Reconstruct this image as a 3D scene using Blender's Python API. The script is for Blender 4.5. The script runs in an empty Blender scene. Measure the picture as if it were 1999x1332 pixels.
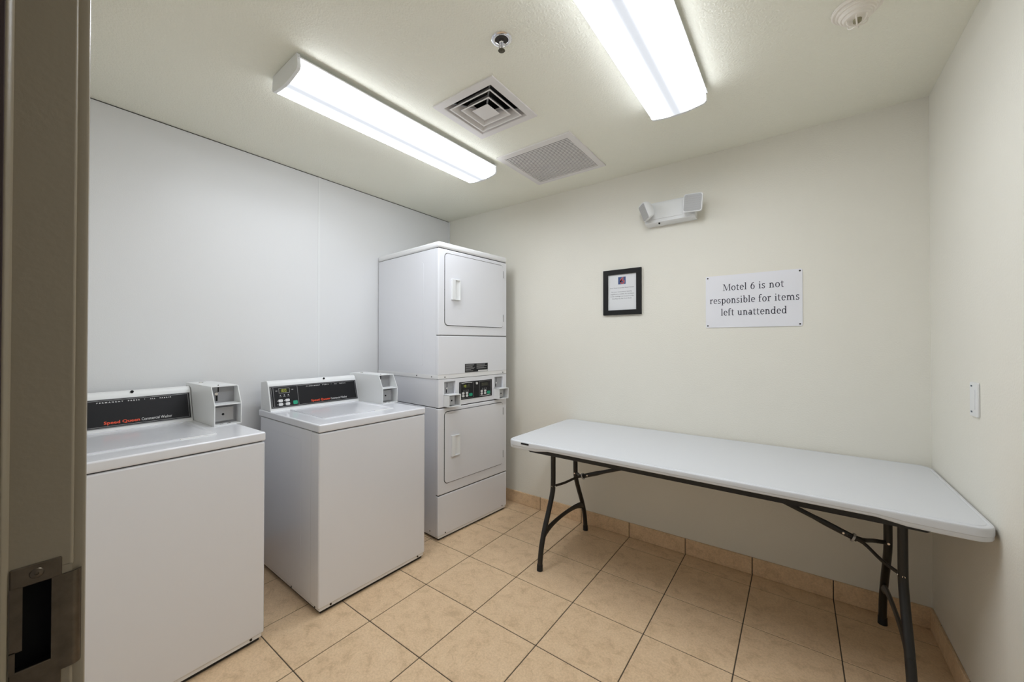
import bpy, bmesh, math, random
from mathutils import Vector, Matrix

random.seed(7)
scene = bpy.context.scene
COL = scene.collection
rad = math.radians

# ------------------------------------------------------------------ camera
YAW, PITCH, ROLL = -0.651283, 0.0083716, 0.00098
CAM = Vector((2.60436, -2.60638, 1.30225))
F = Vector((math.sin(YAW) * math.cos(PITCH), math.cos(YAW) * math.cos(PITCH), math.sin(PITCH)))
R0 = Vector((math.cos(YAW), -math.sin(YAW), 0))
U0 = R0.cross(F)
RR = R0 * math.cos(ROLL) + U0 * math.sin(ROLL)
UU = U0 * math.cos(ROLL) - R0 * math.sin(ROLL)
cam_data = bpy.data.cameras.new('camera')
cam_data.sensor_fit = 'HORIZONTAL'
cam_data.sensor_width = 36.0
cam_data.lens = 757.5954 / 1999 * 36.0
cam_data.shift_x = (999.5 - 977.954) / 1999
cam_data.shift_y = (662.99 - 666.0) / 1999
cam_data.clip_start = 0.02
cam = bpy.data.objects.new('camera', cam_data)
COL.objects.link(cam)
M = Matrix((RR, UU, -F)).transposed().to_4x4()
M.translation = CAM
cam.matrix_world = M
scene.camera = cam

# ------------------------------------------------------------------ light / view
world = bpy.data.worlds.new('world')
scene.world = world
world.use_nodes = True
world.node_tree.nodes['Background'].inputs[0].default_value = (0.95, 0.95, 1.0, 1)
world.node_tree.nodes['Background'].inputs[1].default_value = 0.16
scene.view_settings.view_transform = 'Standard'
scene.view_settings.look = 'None'
scene.view_settings.gamma = 1.0
scene.view_settings.use_curve_mapping = False
scene.view_settings.exposure = 0.23
LENS_STRENGTH = 19.4
LENS_COLOR = (0.95, 1.0, 1.08, 1)

# ------------------------------------------------------------------ sizes
W, D, H = 3.0923, 2.562, 2.44     # room width (x), depth (y from -D to 0), height

# ------------------------------------------------------------------ materials
MATS = {}
def mat(name, color, rough=0.5, metallic=0.0, spec=0.5, coat=0.0, emit=None, estr=0.0,
        bump=None, mottle=None):
    m = bpy.data.materials.new(name)
    m.use_nodes = True
    nt = m.node_tree
    b = nt.nodes['Principled BSDF']
    b.inputs['Base Color'].default_value = (*color, 1)
    b.inputs['Roughness'].default_value = rough
    b.inputs['Metallic'].default_value = metallic
    b.inputs['Specular IOR Level'].default_value = spec
    b.inputs['Coat Weight'].default_value = coat
    b.inputs['Coat Roughness'].default_value = 0.12
    if emit:
        b.inputs['Emission Color'].default_value = (*emit, 1)
        b.inputs['Emission Strength'].default_value = estr
    tc = None
    if bump or mottle:
        tc = nt.nodes.new('ShaderNodeTexCoord')
    if mottle:
        scale, c2, lo, hi = mottle
        n = nt.nodes.new('ShaderNodeTexNoise')
        n.inputs['Scale'].default_value = scale
        n.inputs['Detail'].default_value = 6
        n.inputs['Roughness'].default_value = 0.6
        nt.links.new(tc.outputs['Object'], n.inputs['Vector'])
        r = nt.nodes.new('ShaderNodeValToRGB')
        r.color_ramp.elements[0].position = lo
        r.color_ramp.elements[0].color = (*color, 1)
        r.color_ramp.elements[1].position = hi
        r.color_ramp.elements[1].color = (*c2, 1)
        nt.links.new(n.outputs['Fac'], r.inputs['Fac'])
        nt.links.new(r.outputs['Color'], b.inputs['Base Color'])
    if bump:
        scale, strength, dist = bump
        n = nt.nodes.new('ShaderNodeTexNoise')
        n.inputs['Scale'].default_value = scale
        n.inputs['Detail'].default_value = 3
        nt.links.new(tc.outputs['Object'], n.inputs['Vector'])
        bp = nt.nodes.new('ShaderNodeBump')
        bp.inputs['Strength'].default_value = strength
        bp.inputs['Distance'].default_value = dist
        nt.links.new(n.outputs['Fac'], bp.inputs['Height'])
        nt.links.new(bp.outputs['Normal'], b.inputs['Normal'])
    MATS[name] = m
    return m

mat('wall_paint', (0.83, 0.805, 0.72), 0.6, bump=(140, 0.25, 0.004), mottle=(2.0, (0.81, 0.785, 0.70), 0.35, 0.7))
mat('ceiling_paint', (0.90, 0.89, 0.775), 0.65, bump=(140, 0.5, 0.007))
mat('wall_panel', (0.77, 0.775, 0.78), 0.38, bump=(220, 0.12, 0.002))
mat('panel_trim', (0.80, 0.81, 0.81), 0.35)
mat('gap_shade', (0.05, 0.046, 0.042), 0.8)  # shade inside seams and recesses, put into the colour as a dark tone
mat('enamel', (0.805, 0.812, 0.85), 0.25, coat=0.6, bump=(8, 0.01, 0.01))
mat('enamel_edge', (0.84, 0.84, 0.845), 0.28, coat=0.4)
mat('plastic_white', (0.82, 0.83, 0.83), 0.35)
mat('plastic_lens', (0.48, 0.48, 0.48), 0.25, bump=(300, 0.3, 0.002))
mat('table_plastic', (0.68, 0.69, 0.71), 0.42, bump=(500, 0.1, 0.001))
mat('black_steel', (0.012, 0.011, 0.010), 0.38)
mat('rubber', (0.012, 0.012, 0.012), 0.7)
mat('panel_black', (0.011, 0.011, 0.013), 0.4, spec=0.25)
mat('grey_bezel', (0.22, 0.22, 0.23), 0.35, metallic=0.4)
mat('steel_grey', (0.42, 0.42, 0.43), 0.35, metallic=0.5)
mat('recess_grey', (0.36, 0.36, 0.37), 0.5)
mat('chrome', (0.82, 0.82, 0.84), 0.12, metallic=1.0)
mat('brass_dark', (0.10, 0.09, 0.06), 0.4, metallic=0.6)
mat('strike_bronze', (0.10, 0.082, 0.060), 0.34, metallic=0.8, mottle=(60, (0.16, 0.128, 0.095), 0.3, 0.8))
mat('black_hole', (0.004, 0.004, 0.004), 0.9)
mat('jamb_paint', (0.29, 0.245, 0.172), 0.32, bump=(160, 0.10, 0.002))
mat('stop_shade_brown', (0.035, 0.018, 0.016), 0.6)  # brown tone standing for shade on the door stop
mat('grout', (0.085, 0.065, 0.045), 0.85)
mat('red_print', (0.80, 0.075, 0.02), 0.4)
mat('white_print', (0.75, 0.75, 0.75), 0.5)
mat('grey_print', (0.35, 0.35, 0.35), 0.5)
mat('button_white', (0.70, 0.70, 0.70), 0.4)
mat('button_green', (0.01, 0.33, 0.19), 0.4)
mat('display_window', (0.02, 0.022, 0.012), 0.15)
mat('display_digit', (0.25, 0.27, 0.03), 0.4, emit=(0.55, 0.60, 0.08), estr=0.22)
mat('frame_black', (0.008, 0.008, 0.008), 0.55, spec=0.3)
mat('paper', (0.76, 0.77, 0.78), 0.6)
mat('sign_white', (0.83, 0.83, 0.87), 0.35)
mat('sign_ink', (0.016, 0.016, 0.035), 0.5)
mat('logo_blue', (0.035, 0.075, 0.22), 0.5)
mat('logo_red', (0.42, 0.05, 0.07), 0.5)
mat('switch_mark', (0.05, 0.08, 0.12), 0.5)
mat('vent_white', (0.78, 0.75, 0.73), 0.45)
mat('duct_grey', (0.12, 0.115, 0.11), 0.7)
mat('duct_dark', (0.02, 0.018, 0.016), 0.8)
mat('detector_ivory', (0.85, 0.80, 0.72), 0.45)

mat('sensor_olive', (0.34, 0.31, 0.20), 0.5)

def tile_material():
    m = bpy.data.materials.new('floor_tile')
    m.use_nodes = True
    nt = m.node_tree
    b = nt.nodes['Principled BSDF']
    tc = nt.nodes.new('ShaderNodeTexCoord')
    oi = nt.nodes.new('ShaderNodeObjectInfo')
    mul = nt.nodes.new('ShaderNodeMath'); mul.operation = 'MULTIPLY'; mul.inputs[1].default_value = 37.0
    nt.links.new(oi.outputs['Random'], mul.inputs[0])
    comb = nt.nodes.new('ShaderNodeCombineXYZ')
    nt.links.new(mul.outputs[0], comb.inputs[0]); nt.links.new(mul.outputs[0], comb.inputs[1])
    add = nt.nodes.new('ShaderNodeVectorMath'); add.operation = 'ADD'
    nt.links.new(tc.outputs['Object'], add.inputs[0]); nt.links.new(comb.outputs[0], add.inputs[1])
    n1 = nt.nodes.new('ShaderNodeTexNoise')
    n1.inputs['Scale'].default_value = 15; n1.inputs['Detail'].default_value = 9; n1.inputs['Roughness'].default_value = 0.72
    n1.inputs['Distortion'].default_value = 0.6
    nt.links.new(add.outputs[0], n1.inputs['Vector'])
    r1 = nt.nodes.new('ShaderNodeValToRGB')
    e = r1.color_ramp.elements
    e[0].position = 0.30; e[0].color = (0.62, 0.435, 0.262, 1)
    e[1].position = 0.70; e[1].color = (0.84, 0.63, 0.41, 1)
    mid = e.new(0.48); mid.color = (0.78, 0.57, 0.36, 1)
    nt.links.new(n1.outputs['Fac'], r1.inputs['Fac'])
    n2 = nt.nodes.new('ShaderNodeTexNoise')
    n2.inputs['Scale'].default_value = 120; n2.inputs['Detail'].default_value = 4; n2.inputs['Roughness'].default_value = 0.7
    nt.links.new(add.outputs[0], n2.inputs['Vector'])
    r2 = nt.nodes.new('ShaderNodeValToRGB')
    r2.color_ramp.elements[0].position = 0.30; r2.color_ramp.elements[0].color = (0.78, 0.75, 0.72, 1)
    r2.color_ramp.elements[1].position = 0.60; r2.color_ramp.elements[1].color = (1.04, 1.04, 1.04, 1)
    nt.links.new(n2.outputs['Fac'], r2.inputs['Fac'])
    mix = nt.nodes.new('ShaderNodeMix'); mix.data_type = 'RGBA'; mix.blend_type = 'MULTIPLY'
    mix.inputs[0].default_value = 0.7
    nt.links.new(r1.outputs['Color'], mix.inputs[6]); nt.links.new(r2.outputs['Color'], mix.inputs[7])
    nt.links.new(mix.outputs[2], b.inputs['Base Color'])
    b.inputs['Roughness'].default_value = 0.5
    b.inputs['Specular IOR Level'].default_value = 0.35
    bp = nt.nodes.new('ShaderNodeBump'); bp.inputs['Strength'].default_value = 0.12; bp.inputs['Distance'].default_value = 0.003
    nt.links.new(n2.outputs['Fac'], bp.inputs['Height']); nt.links.new(bp.outputs['Normal'], b.inputs['Normal'])
    MATS['floor_tile'] = m
tile_material()

def lens_material():
    # acrylic wrap lens lit by two tubes lying along local y at x = +-0.055: dimmer strip between them
    m = bpy.data.materials.new('lamp_lens')
    m.use_nodes = True
    nt = m.node_tree
    b = nt.nodes['Principled BSDF']
    b.inputs['Base Color'].default_value = (0.15, 0.15, 0.15, 1)
    b.inputs['Roughness'].default_value = 0.4
    tc = nt.nodes.new('ShaderNodeTexCoord')
    sep = nt.nodes.new('ShaderNodeSeparateXYZ')
    nt.links.new(tc.outputs['Object'], sep.inputs[0])
    ab = nt.nodes.new('ShaderNodeMath'); ab.operation = 'ABSOLUTE'
    nt.links.new(sep.outputs['X'], ab.inputs[0])
    t0 = nt.nodes.new('ShaderNodeMapRange')
    t0.inputs['From Min'].default_value = 0.0; t0.inputs['From Max'].default_value = 0.048
    nt.links.new(ab.outputs[0], t0.inputs['Value'])
    pw = nt.nodes.new('ShaderNodeMath'); pw.operation = 'POWER'; pw.inputs[1].default_value = 4.0
    nt.links.new(t0.outputs['Result'], pw.inputs[0])
    mr = nt.nodes.new('ShaderNodeMapRange')
    mr.inputs['From Min'].default_value = 0.0; mr.inputs['From Max'].default_value = 1.0
    mr.inputs['To Min'].default_value = 0.032; mr.inputs['To Max'].default_value = 1.0
    nt.links.new(pw.outputs[0], mr.inputs['Value'])
    sd = nt.nodes.new('ShaderNodeMapRange')      # the upright sides see the tubes at a grazing angle
    sd.inputs['From Min'].default_value = 0.098; sd.inputs['From Max'].default_value = 0.113
    sd.inputs['To Min'].default_value = LENS_STRENGTH; sd.inputs['To Max'].default_value = LENS_STRENGTH * 0.26
    nt.links.new(ab.outputs[0], sd.inputs['Value'])
    mu = nt.nodes.new('ShaderNodeMath'); mu.operation = 'MULTIPLY'
    nt.links.new(sd.outputs['Result'], mu.inputs[1])
    nt.links.new(mr.outputs['Result'], mu.inputs[0])
    b.inputs['Emission Color'].default_value = LENS_COLOR
    nt.links.new(mu.outputs[0], b.inputs['Emission Strength'])
    MATS['lamp_lens'] = m
lens_material()

# ------------------------------------------------------------------ mesh helpers
def absorb(bm, tmp, mtx=None):
    if mtx is not None:
        bmesh.ops.transform(tmp, matrix=mtx, verts=tmp.verts)
    me = bpy.data.meshes.new('tmp')
    tmp.to_mesh(me); tmp.free()
    bm.from_mesh(me)
    bpy.data.meshes.remove(me)

def box(bm, x0, x1, y0, y1, z0, z1, bevel=0.0, seg=2, only=None):
    t = bmesh.new()
    vs = [t.verts.new((x, y, z)) for x in (x0, x1) for y in (y0, y1) for z in (z0, z1)]
    for f in ((0, 1, 3, 2), (4, 6, 7, 5), (0, 4, 5, 1), (2, 3, 7, 6), (0, 2, 6, 4), (1, 5, 7, 3)):
        t.faces.new([vs[i] for i in f])
    bmesh.ops.recalc_face_normals(t, faces=t.faces)
    if bevel > 0:
        ed = list(t.edges)
        if only == 'z':
            ed = [e for e in ed if abs(e.verts[0].co.z - e.verts[1].co.z) > 1e-6]
        bmesh.ops.bevel(t, geom=ed, offset=bevel, segments=seg, affect='EDGES', profile=0.5)
    absorb(bm, t)

def prism(bm, pts, axis, lo, hi, bevel=0.0):
    """extrude a polygon; axis 'y': pts are (x,z); 'x': (y,z); 'z': (x,y)"""
    t = bmesh.new()
    def P(p, v):
        return {'y': (p[0], v, p[1]), 'x': (v, p[0], p[1]), 'z': (p[0], p[1], v)}[axis]
    a = [t.verts.new(P(p, lo)) for p in pts]
    b = [t.verts.new(P(p, hi)) for p in pts]
    t.faces.new(a); t.faces.new(b[::-1])
    n = len(pts)
    for i in range(n):
        t.faces.new((a[i], b[i], b[(i + 1) % n], a[(i + 1) % n]))
    bmesh.ops.recalc_face_normals(t, faces=t.faces)
    if bevel > 0:
        caps = [e for e in t.edges if len({f for f in e.link_faces}) == 2 and any(len(f.verts) == n for f in e.link_faces)]
        bmesh.ops.bevel(t, geom=caps, offset=bevel, segments=2, affect='EDGES', profile=0.5)
    absorb(bm, t)

def cyl(bm, p0, p1, r0, r1=None, n=20):
    p0, p1 = Vector(p0), Vector(p1)
    r1 = r0 if r1 is None else r1
    d = p1 - p0
    t = bmesh.new()
    bmesh.ops.create_cone(t, cap_ends=True, segments=n, radius1=r0, radius2=r1, depth=d.length)
    q = Vector((0, 0, 1)).rotation_difference(d.normalized()).to_matrix().to_4x4()
    q.translation = (p0 + p1) / 2
    absorb(bm, t, q)

def tube(bm, pts, r, n=14, flat=1.0):
    pts = [Vector(p) for p in pts]
    radii = r if isinstance(r, (list, tuple)) else [r] * len(pts)
    t = bmesh.new()
    rings = []
    ref = None
    for i, p in enumerate(pts):
        d = (pts[min(i + 1, len(pts) - 1)] - pts[max(i - 1, 0)]).normalized()
        if ref is None:
            ref = Vector((1, 0, 0)) if abs(d.x) < 0.9 else Vector((0, 1, 0))
        s = (ref - d * ref.dot(d)).normalized()
        u = d.cross(s)
        ref = s
        rings.append([t.verts.new(p + s * math.cos(2 * math.pi * k / n) * radii[i] * flat + u * math.sin(2 * math.pi * k / n) * radii[i]) for k in range(n)])
    for a, b in zip(rings, rings[1:]):
        for k in range(n):
            t.faces.new((a[k], a[(k + 1) % n], b[(k + 1) % n], b[k]))
    t.faces.new(rings[0][::-1]); t.faces.new(rings[-1])
    bmesh.ops.recalc_face_normals(t, faces=t.faces)
    absorb(bm, t)

def smooth_path(pts, sub=5):
    pts = [Vector(p) for p in pts]
    out = []
    for i in range(len(pts) - 1):
        p0, p1, p2, p3 = pts[max(i - 1, 0)], pts[i], pts[i + 1], pts[min(i + 2, len(pts) - 1)]
        for k in range(sub):
            s = k / sub
            out.append(0.5 * ((2 * p1) + (p2 - p0) * s + (2 * p0 - 5 * p1 + 4 * p2 - p3) * s * s + (3 * p1 - p0 - 3 * p2 + p3) * s ** 3))
    out.append(pts[-1])
    return out

def lathe(bm, prof, n=36, mtx=None):
    """profile of (r, z) revolved about z"""
    t = bmesh.new()
    rings = []
    for r, z in prof:
        if r < 1e-6:
            rings.append([t.verts.new((0, 0, z))])
        else:
            rings.append([t.verts.new((r * math.cos(2 * math.pi * k / n), r * math.sin(2 * math.pi * k / n), z)) for k in range(n)])
    for a, b in zip(rings, rings[1:]):
        for k in range(n):
            if len(a) == 1 and len(b) == 1:
                continue
            if len(a) == 1:
                t.faces.new((a[0], b[(k + 1) % n], b[k]))
            elif len(b) == 1:
                t.faces.new((a[k], a[(k + 1) % n], b[0]))
            else:
                t.faces.new((a[k], a[(k + 1) % n], b[(k + 1) % n], b[k]))
    bmesh.ops.recalc_face_normals(t, faces=t.faces)
    absorb(bm, t, mtx)

def rrect(x0, x1, y0, y1, r, n=5):
    out = []
    for cx, cy, a0 in ((x1 - r, y1 - r, 0), (x0 + r, y1 - r, 90), (x0 + r, y0 + r, 180), (x1 - r, y0 + r, 270)):
        for k in range(n + 1):
            a = rad(a0 + 90 * k / n)
            out.append((cx + r * math.cos(a), cy + r * math.sin(a)))
    return out

def obj(name, bm, material, parent=None, smooth=True, mtx=None, angle=32):
    me = bpy.data.meshes.new(name)
    if mtx is not None:
        bmesh.ops.transform(bm, matrix=mtx, verts=bm.verts)
    bm.to_mesh(me); bm.free()
    me.materials.append(MATS[material])
    if smooth:
        for p in me.polygons:
            p.use_smooth = True
        me.set_sharp_from_angle(angle=rad(angle))
    o = bpy.data.objects.new(name, me)
    COL.objects.link(o)
    if smooth:
        wn = o.modifiers.new('weighted_normal', 'WEIGHTED_NORMAL')
        wn.keep_sharp = True
    if parent is not None:
        o.parent = parent
    return o

def bobj(name, material, parent, *a, **k):
    bm = bmesh.new()
    box(bm, *a, **k)
    return obj(name, bm, material, parent)

def thing(name, label, cat, loc=(0, 0, 0), rotz=0.0, group=None):
    o = bpy.data.objects.new(name, None)
    COL.objects.link(o)
    o.empty_display_size = 0.1
    o.location = loc
    o.rotation_euler = (0, 0, rotz)
    return tag(o, label, cat, group)

def tag(o, label, cat=None, group=None, kind=None):
    if label: o['label'] = label
    if cat: o['category'] = cat
    if group: o['group'] = group
    if kind: o['kind'] = kind
    return o

def text_bm(s, bold=0.0, depth=0.0004, spacing=1.0):
    cu = bpy.data.curves.new('lettering', 'FONT')
    cu.body = s
    cu.size = 1.0
    cu.resolution_u = 2
    cu.offset = bold
    cu.space_character = spacing
    o = bpy.data.objects.new('lettering', cu)
    COL.objects.link(o)
    dg = bpy.context.evaluated_depsgraph_get()
    me = bpy.data.meshes.new_from_object(o.evaluated_get(dg))
    bm = bmesh.new()
    bm.from_mesh(me)
    bpy.data.objects.remove(o); bpy.data.curves.remove(cu); bpy.data.meshes.remove(me)
    return bm

def bounds(bm):
    xs = [v.co.x for v in bm.verts]; ys = [v.co.y for v in bm.verts]
    return min(xs), max(xs), min(ys), max(ys)

def fit_text(bm, u0, u1, v0, v1=None, n=0.0):
    """scale flat text so that it spans u0..u1 with its lower edge at v0 (uniform unless v1 given)"""
    a, b, c, d = bounds(bm)
    sx = (u1 - u0) / (b - a)
    sy = sx if v1 is None else (v1 - v0) / (d - c)
    for v in bm.verts:
        v.co = Vector((u0 + (v.co.x - a) * sx, v0 + (v.co.y - c) * sy, n))
    return bm

def face_matrix(origin, U, V):
    U = Vector(U).normalized(); V = Vector(V).normalized(); N = U.cross(V)
    m = Matrix((U, V, N)).transposed().to_4x4()
    m.translation = Vector(origin)
    return m

# ================================================================== THE ROOM
# ---- floor: grout bed with every tile laid on it
TS, TX0, TY0, GR = 0.34724, 1.01078, -1.87249, 0.0044
bm = bmesh.new()
box(bm, -0.1, W + 0.1, -2.72, 0.1, -0.06, -0.0022)
floor = tag(obj('floor', bm, 'grout', smooth=False), 'beige square ceramic tile floor with thin dark grout lines', 'floor', kind='structure')
full = None
for i in range(-3, 7):
    for j in range(-3, 6):
        x0, x1 = TX0 + i * TS + GR / 2, TX0 + (i + 1) * TS - GR / 2
        y0, y1 = TY0 + j * TS + GR / 2, TY0 + (j + 1) * TS - GR / 2
        cx0, cx1, cy0, cy1 = max(x0, 0.0), min(x1, W), max(y0, -2.70), min(y1, 0.0)
        if cx1 - cx0 < 0.01 or cy1 - cy0 < 0.01:
            continue
        whole = (cx0, cx1, cy0, cy1) == (x0, x1, y0, y1)
        if whole and full is not None:
            t = bpy.data.objects.new('tile', full)
            COL.objects.link(t)
            t.parent = floor
        else:
            b2 = bmesh.new()
            w2, h2 = (cx1 - cx0) / 2, (cy1 - cy0) / 2
            box(b2, -w2, w2, -h2, h2, -0.008, 0.0, bevel=0.0012, seg=1)
            t = obj('tile', b2, 'floor_tile', floor)
            if whole:
                full = t.data
        t.location = ((cx0 + cx1) / 2, (cy0 + cy1) / 2, 0)

# ---- walls
bm = bmesh.new(); box(bm, -0.1, W + 0.1, 0.0, 0.1, 0, H + 0.02)
tag(obj('wall_back', bm, 'wall_paint', smooth=False), 'cream painted wall behind the folding table', 'wall', kind='structure')
bm = bmesh.new(); box(bm, W, W + 0.1, -D - 0.13, 0.0, 0, H + 0.02)
tag(obj('wall_right', bm, 'wall_paint', smooth=False), 'cream painted wall with the switch plate', 'wall', kind='structure')
bm = bmesh.new(); box(bm, -0.1, -0.004, -D - 0.13, 0.0, 0, H + 0.02)
wl = tag(obj('wall_left', bm, 'wall_paint', smooth=False), 'wall clad in smooth white panels behind the machines', 'wall', kind='structure')
bobj('panel', 'wall_panel', wl, -0.0038, 0.0, -D, -1.2535, 0.0, H - 0.004)
bobj('panel', 'wall_panel', wl, -0.0038, 0.0, -1.2485, -0.004, 0.0, H - 0.004)
bobj('panel_joint', 'panel_trim', wl, -0.003, 0.0014, -1.258, -1.244, 0.0, H - 0.004, bevel=0.0006, seg=1)
bobj('corner_trim', 'panel_trim', wl, -0.003, 0.012, -0.006, -0.0004, 0.0, H - 0.004, bevel=0.0015, seg=1)
bobj('top_gap', 'gap_shade', wl, -0.003, 0.0008, -D, -0.004, H - 0.0045, H - 0.0008)
DX0, DX1, DZ = 2.05, 2.962, 2.045     # door opening
bm = bmesh.new()
box(bm, -0.1, DX0 - 0.02, -D - 0.13, -D, 0, H + 0.02)
box(bm, DX1 + 0.02, W + 0.1, -D - 0.13, -D, 0, H + 0.02)
box(bm, DX0 - 0.02, DX1 + 0.02, -D - 0.13, -D, DZ + 0.02, H + 0.02)
tag(obj('wall_front', bm, 'wall_paint', smooth=False), 'cream painted wall with the doorway', 'wall', kind='structure')

# ---- ceiling with openings for the two air vents
DIF = (1.398, -1.146, 0.147)         # centre x, y, half opening
GRL = (1.140, 1.640, -0.735, -0.238) # grille outer x0 x1 y0 y1
holes = [(DIF[0] - DIF[2], DIF[0] + DIF[2], DIF[1] - DIF[2], DIF[1] + DIF[2]),
         (GRL[0] + 0.03, GRL[1] - 0.03, GRL[2] + 0.03, GRL[3] - 0.03)]
xs = sorted({-0.1, W + 0.1} | {h[0] for h in holes} | {h[1] for h in holes})
ys = sorted({-D - 0.13, 0.1} | {h[2] for h in holes} | {h[3] for h in holes})
bm = bmesh.new()
for a, b in zip(xs, xs[1:]):
    for c, d in zip(ys, ys[1:]):
        mx, my = (a + b) / 2, (c + d) / 2
        if any(h[0] < mx < h[1] and h[2] < my < h[3] for h in holes):
            continue
        box(bm, a, b, c, d, H, H + 0.02)
tag(obj('ceiling', bm, 'ceiling_paint', smooth=False), 'cream ceiling with light orange peel texture', 'ceiling', kind='structure')

# ---- tiled skirting: pieces line up with the floor joints
BH, BT = 0.096, 0.010
def baseboard(name, label, along, lo, hi, fixed):
    bmg = bmesh.new()
    if along == 'x':
        box(bmg, lo, hi, fixed - 0.004, fixed, 0.0005, BH - 0.002)
    else:
        s = 1 if fixed < 1 else -1
        a, b = sorted((fixed, fixed + s * 0.004))
        box(bmg, a, b, lo, hi, 0.0005, BH - 0.002)
    base = tag(obj(name, bmg, 'grout', smooth=False), label, 'baseboard', kind='structure')
    off, n = (TX0, 8) if along == 'x' else (TY0, 8)
    for k in range(-4, n):
        a, b = max(lo, off + k * TS + GR / 2), min(hi, off + (k + 1) * TS - GR / 2)
        if b - a < 0.01:
            continue
        b2 = bmesh.new()
        h2 = (b - a) / 2
        if along == 'x':
            box(b2, -h2, h2, -BT, 0, 0.001, BH, bevel=0.0015, seg=1)
        elif fixed < 1:
            box(b2, 0, BT, -h2, h2, 0.001, BH, bevel=0.0015, seg=1)
        else:
            box(b2, -BT, 0, -h2, h2, 0.001, BH, bevel=0.0015, seg=1)
        t = obj('tile', b2, 'floor_tile', base)
        t.location = ((a + b) / 2, fixed, 0) if along == 'x' else (fixed, (a + b) / 2, 0)
baseboard('baseboard_back', 'beige tile skirting along the wall behind the table', 'x', 0.0, W, 0.0)
baseboard('baseboard_right', 'beige tile skirting along the wall with the switch plate', 'y', -D, -BT - 0.001, W)
baseboard('baseboard_left', 'beige tile skirting behind the machines', 'y', -D, -BT - 0.001, 0.0006)

# ---- door frame the camera stands in
door = bpy.data.objects.new('door_1', None)
COL.objects.link(door)
door.location = (DX0, -D, 0)
tag(door, 'dark taupe door frame with metal strike plate', 'door frame', kind='structure')
def dobj(name, bm, m, parent=door):
    o = obj(name, bm, m, parent)
    if parent is door:
        o.matrix_parent_inverse = Matrix.Translation(-door.location)
    return o
JY0, JY1 = -2.690, -2.557            # jamb depth
RB = -2.6005                         # rabbet begins here (towards the room)
SY0, SY1, SZ0, SZ1 = -2.588, -2.571, 1.008, 1.082   # strike opening
bm = bmesh.new()
box(bm, DX0 - 0.02, DX0, RB - 0.001, JY1, 0, SZ0 - 0.006, bevel=0.0026, seg=4)
box(bm, DX0 - 0.02, DX0, RB - 0.001, JY1, SZ1 + 0.006, DZ, bevel=0.0026, seg=4)
box(bm, DX0 - 0.02, DX0, RB - 0.001, SY0 - 0.0055, SZ0 - 0.0075, SZ1 + 0.0075)
box(bm, DX0 - 0.02, DX0, SY1 + 0.003, JY1 - 0.001, SZ0 - 0.009, SZ1 + 0.009)
box(bm, DX0 - 0.02, DX0, JY0, RB + 0.001, 0, DZ)
dobj('jamb', bm, 'jamb_paint')
bm = bmesh.new()
prism(bm, [(DX0 - 0.001, -2.630), (DX0 + 0.0050, -2.630), (DX0 + 0.0050, -2.6008), (DX0 + 0.0042, -2.5994), (DX0 + 0.0028, -2.5978), (DX0 + 0.0012, -2.5966), (DX0 - 0.001, -2.5956)], 'z', 0, DZ)
dobj('door_stop', bm, 'jamb_paint')
bm = bmesh.new()
box(bm, DX0 + 0.0050, DX0 + 0.0075, -2.628, -2.6013, 0, DZ, bevel=0.0008)
dobj('stop_shade_strip', bm, 'stop_shade_brown')  # added dark strip, stands for the unlit face of the stop
bm = bmesh.new(); box(bm, DX1, DX1 + 0.02, JY0, JY1, 0, DZ, bevel=0.0016)
dobj('jamb', bm, 'jamb_paint')
bm = bmesh.new(); box(bm, DX0 - 0.02, DX1 + 0.02, JY0, JY1, DZ, DZ + 0.02, bevel=0.0016)
dobj('door_head', bm, 'jamb_paint')
for a, b, c, d in ((DX0 - 0.07, DX0 - 0.003, 0, DZ + 0.07), (DX1 + 0.003, DX1 + 0.07, 0, DZ + 0.07)):
    bm = bmesh.new(); box(bm, a, b, -D, -2.5485, c, d, bevel=0.003)
    dobj('casing', bm, 'jamb_paint')
bm = bmesh.new(); box(bm, DX0 - 0.003, DX1 + 0.003, -D, -2.5485, DZ + 0.003, DZ + 0.07, bevel=0.003)
dobj('casing', bm, 'jamb_paint')
# strike plate
bm = bmesh.new()
PX = DX0 + 0.0016
py0, py1, pz0, pz1 = -2.5955, -2.5645, 0.974, 1.100
box(bm, DX0 - 0.001, PX, py0, py1, SZ1, pz1, bevel=0.0007, seg=1)
box(bm, DX0 - 0.001, PX, py0, py1, pz0, SZ0, bevel=0.0007, seg=1)
box(bm, DX0 - 0.001, PX, py0, SY0, 1.026, SZ1 + 0.001)
box(bm, DX0 - 0.001, PX, py0, SY0 - 0.004, SZ0 - 0.001, 1.027)
box(bm, DX0 - 0.001, PX, SY1, py1, SZ0 - 0.001, SZ1 + 0.001)
prism(bm, [(DX0, py1 - 0.002), (PX, py1 - 0.002), (PX + 0.0003, -2.5580), (PX - 0.0002, -2.5555), (PX - 0.0020, -2.5530), (PX - 0.0045, -2.5516), (PX - 0.0070, -2.5512), (PX - 0.0070, -2.5525), (PX - 0.0040, -2.5535), (DX0, -2.5570)], 'z', 0.994, 1.083)
strike = dobj('strike_plate', bm, 'strike_bronze')
strike['label'] = 'dark bronze metal strike plate'
for z in (1.0915, 0.985):
    bm = bmesh.new()
    lathe(bm, [(0.0, 0.0004), (0.0012, 0.0004), (0.0014, 0.0011), (0.0040, 0.0007), (0.0046, 0.0), (0.0046, -0.0005), (0, -0.0005)], 20, Matrix.Translation((PX, -2.580, z)) @ Matrix.Rotation(rad(90), 4, 'Y'))
    s = obj('screw', bm, 'strike_bronze', strike)
bm = bmesh.new()
ka, kb, kc, kd = SY0 - 0.0052, SY1 + 0.0028, SZ0 - 0.0058, SZ1 + 0.0058
box(bm, DX0 - 0.0195, DX0 - 0.018, ka, kb, kc, kd)
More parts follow.
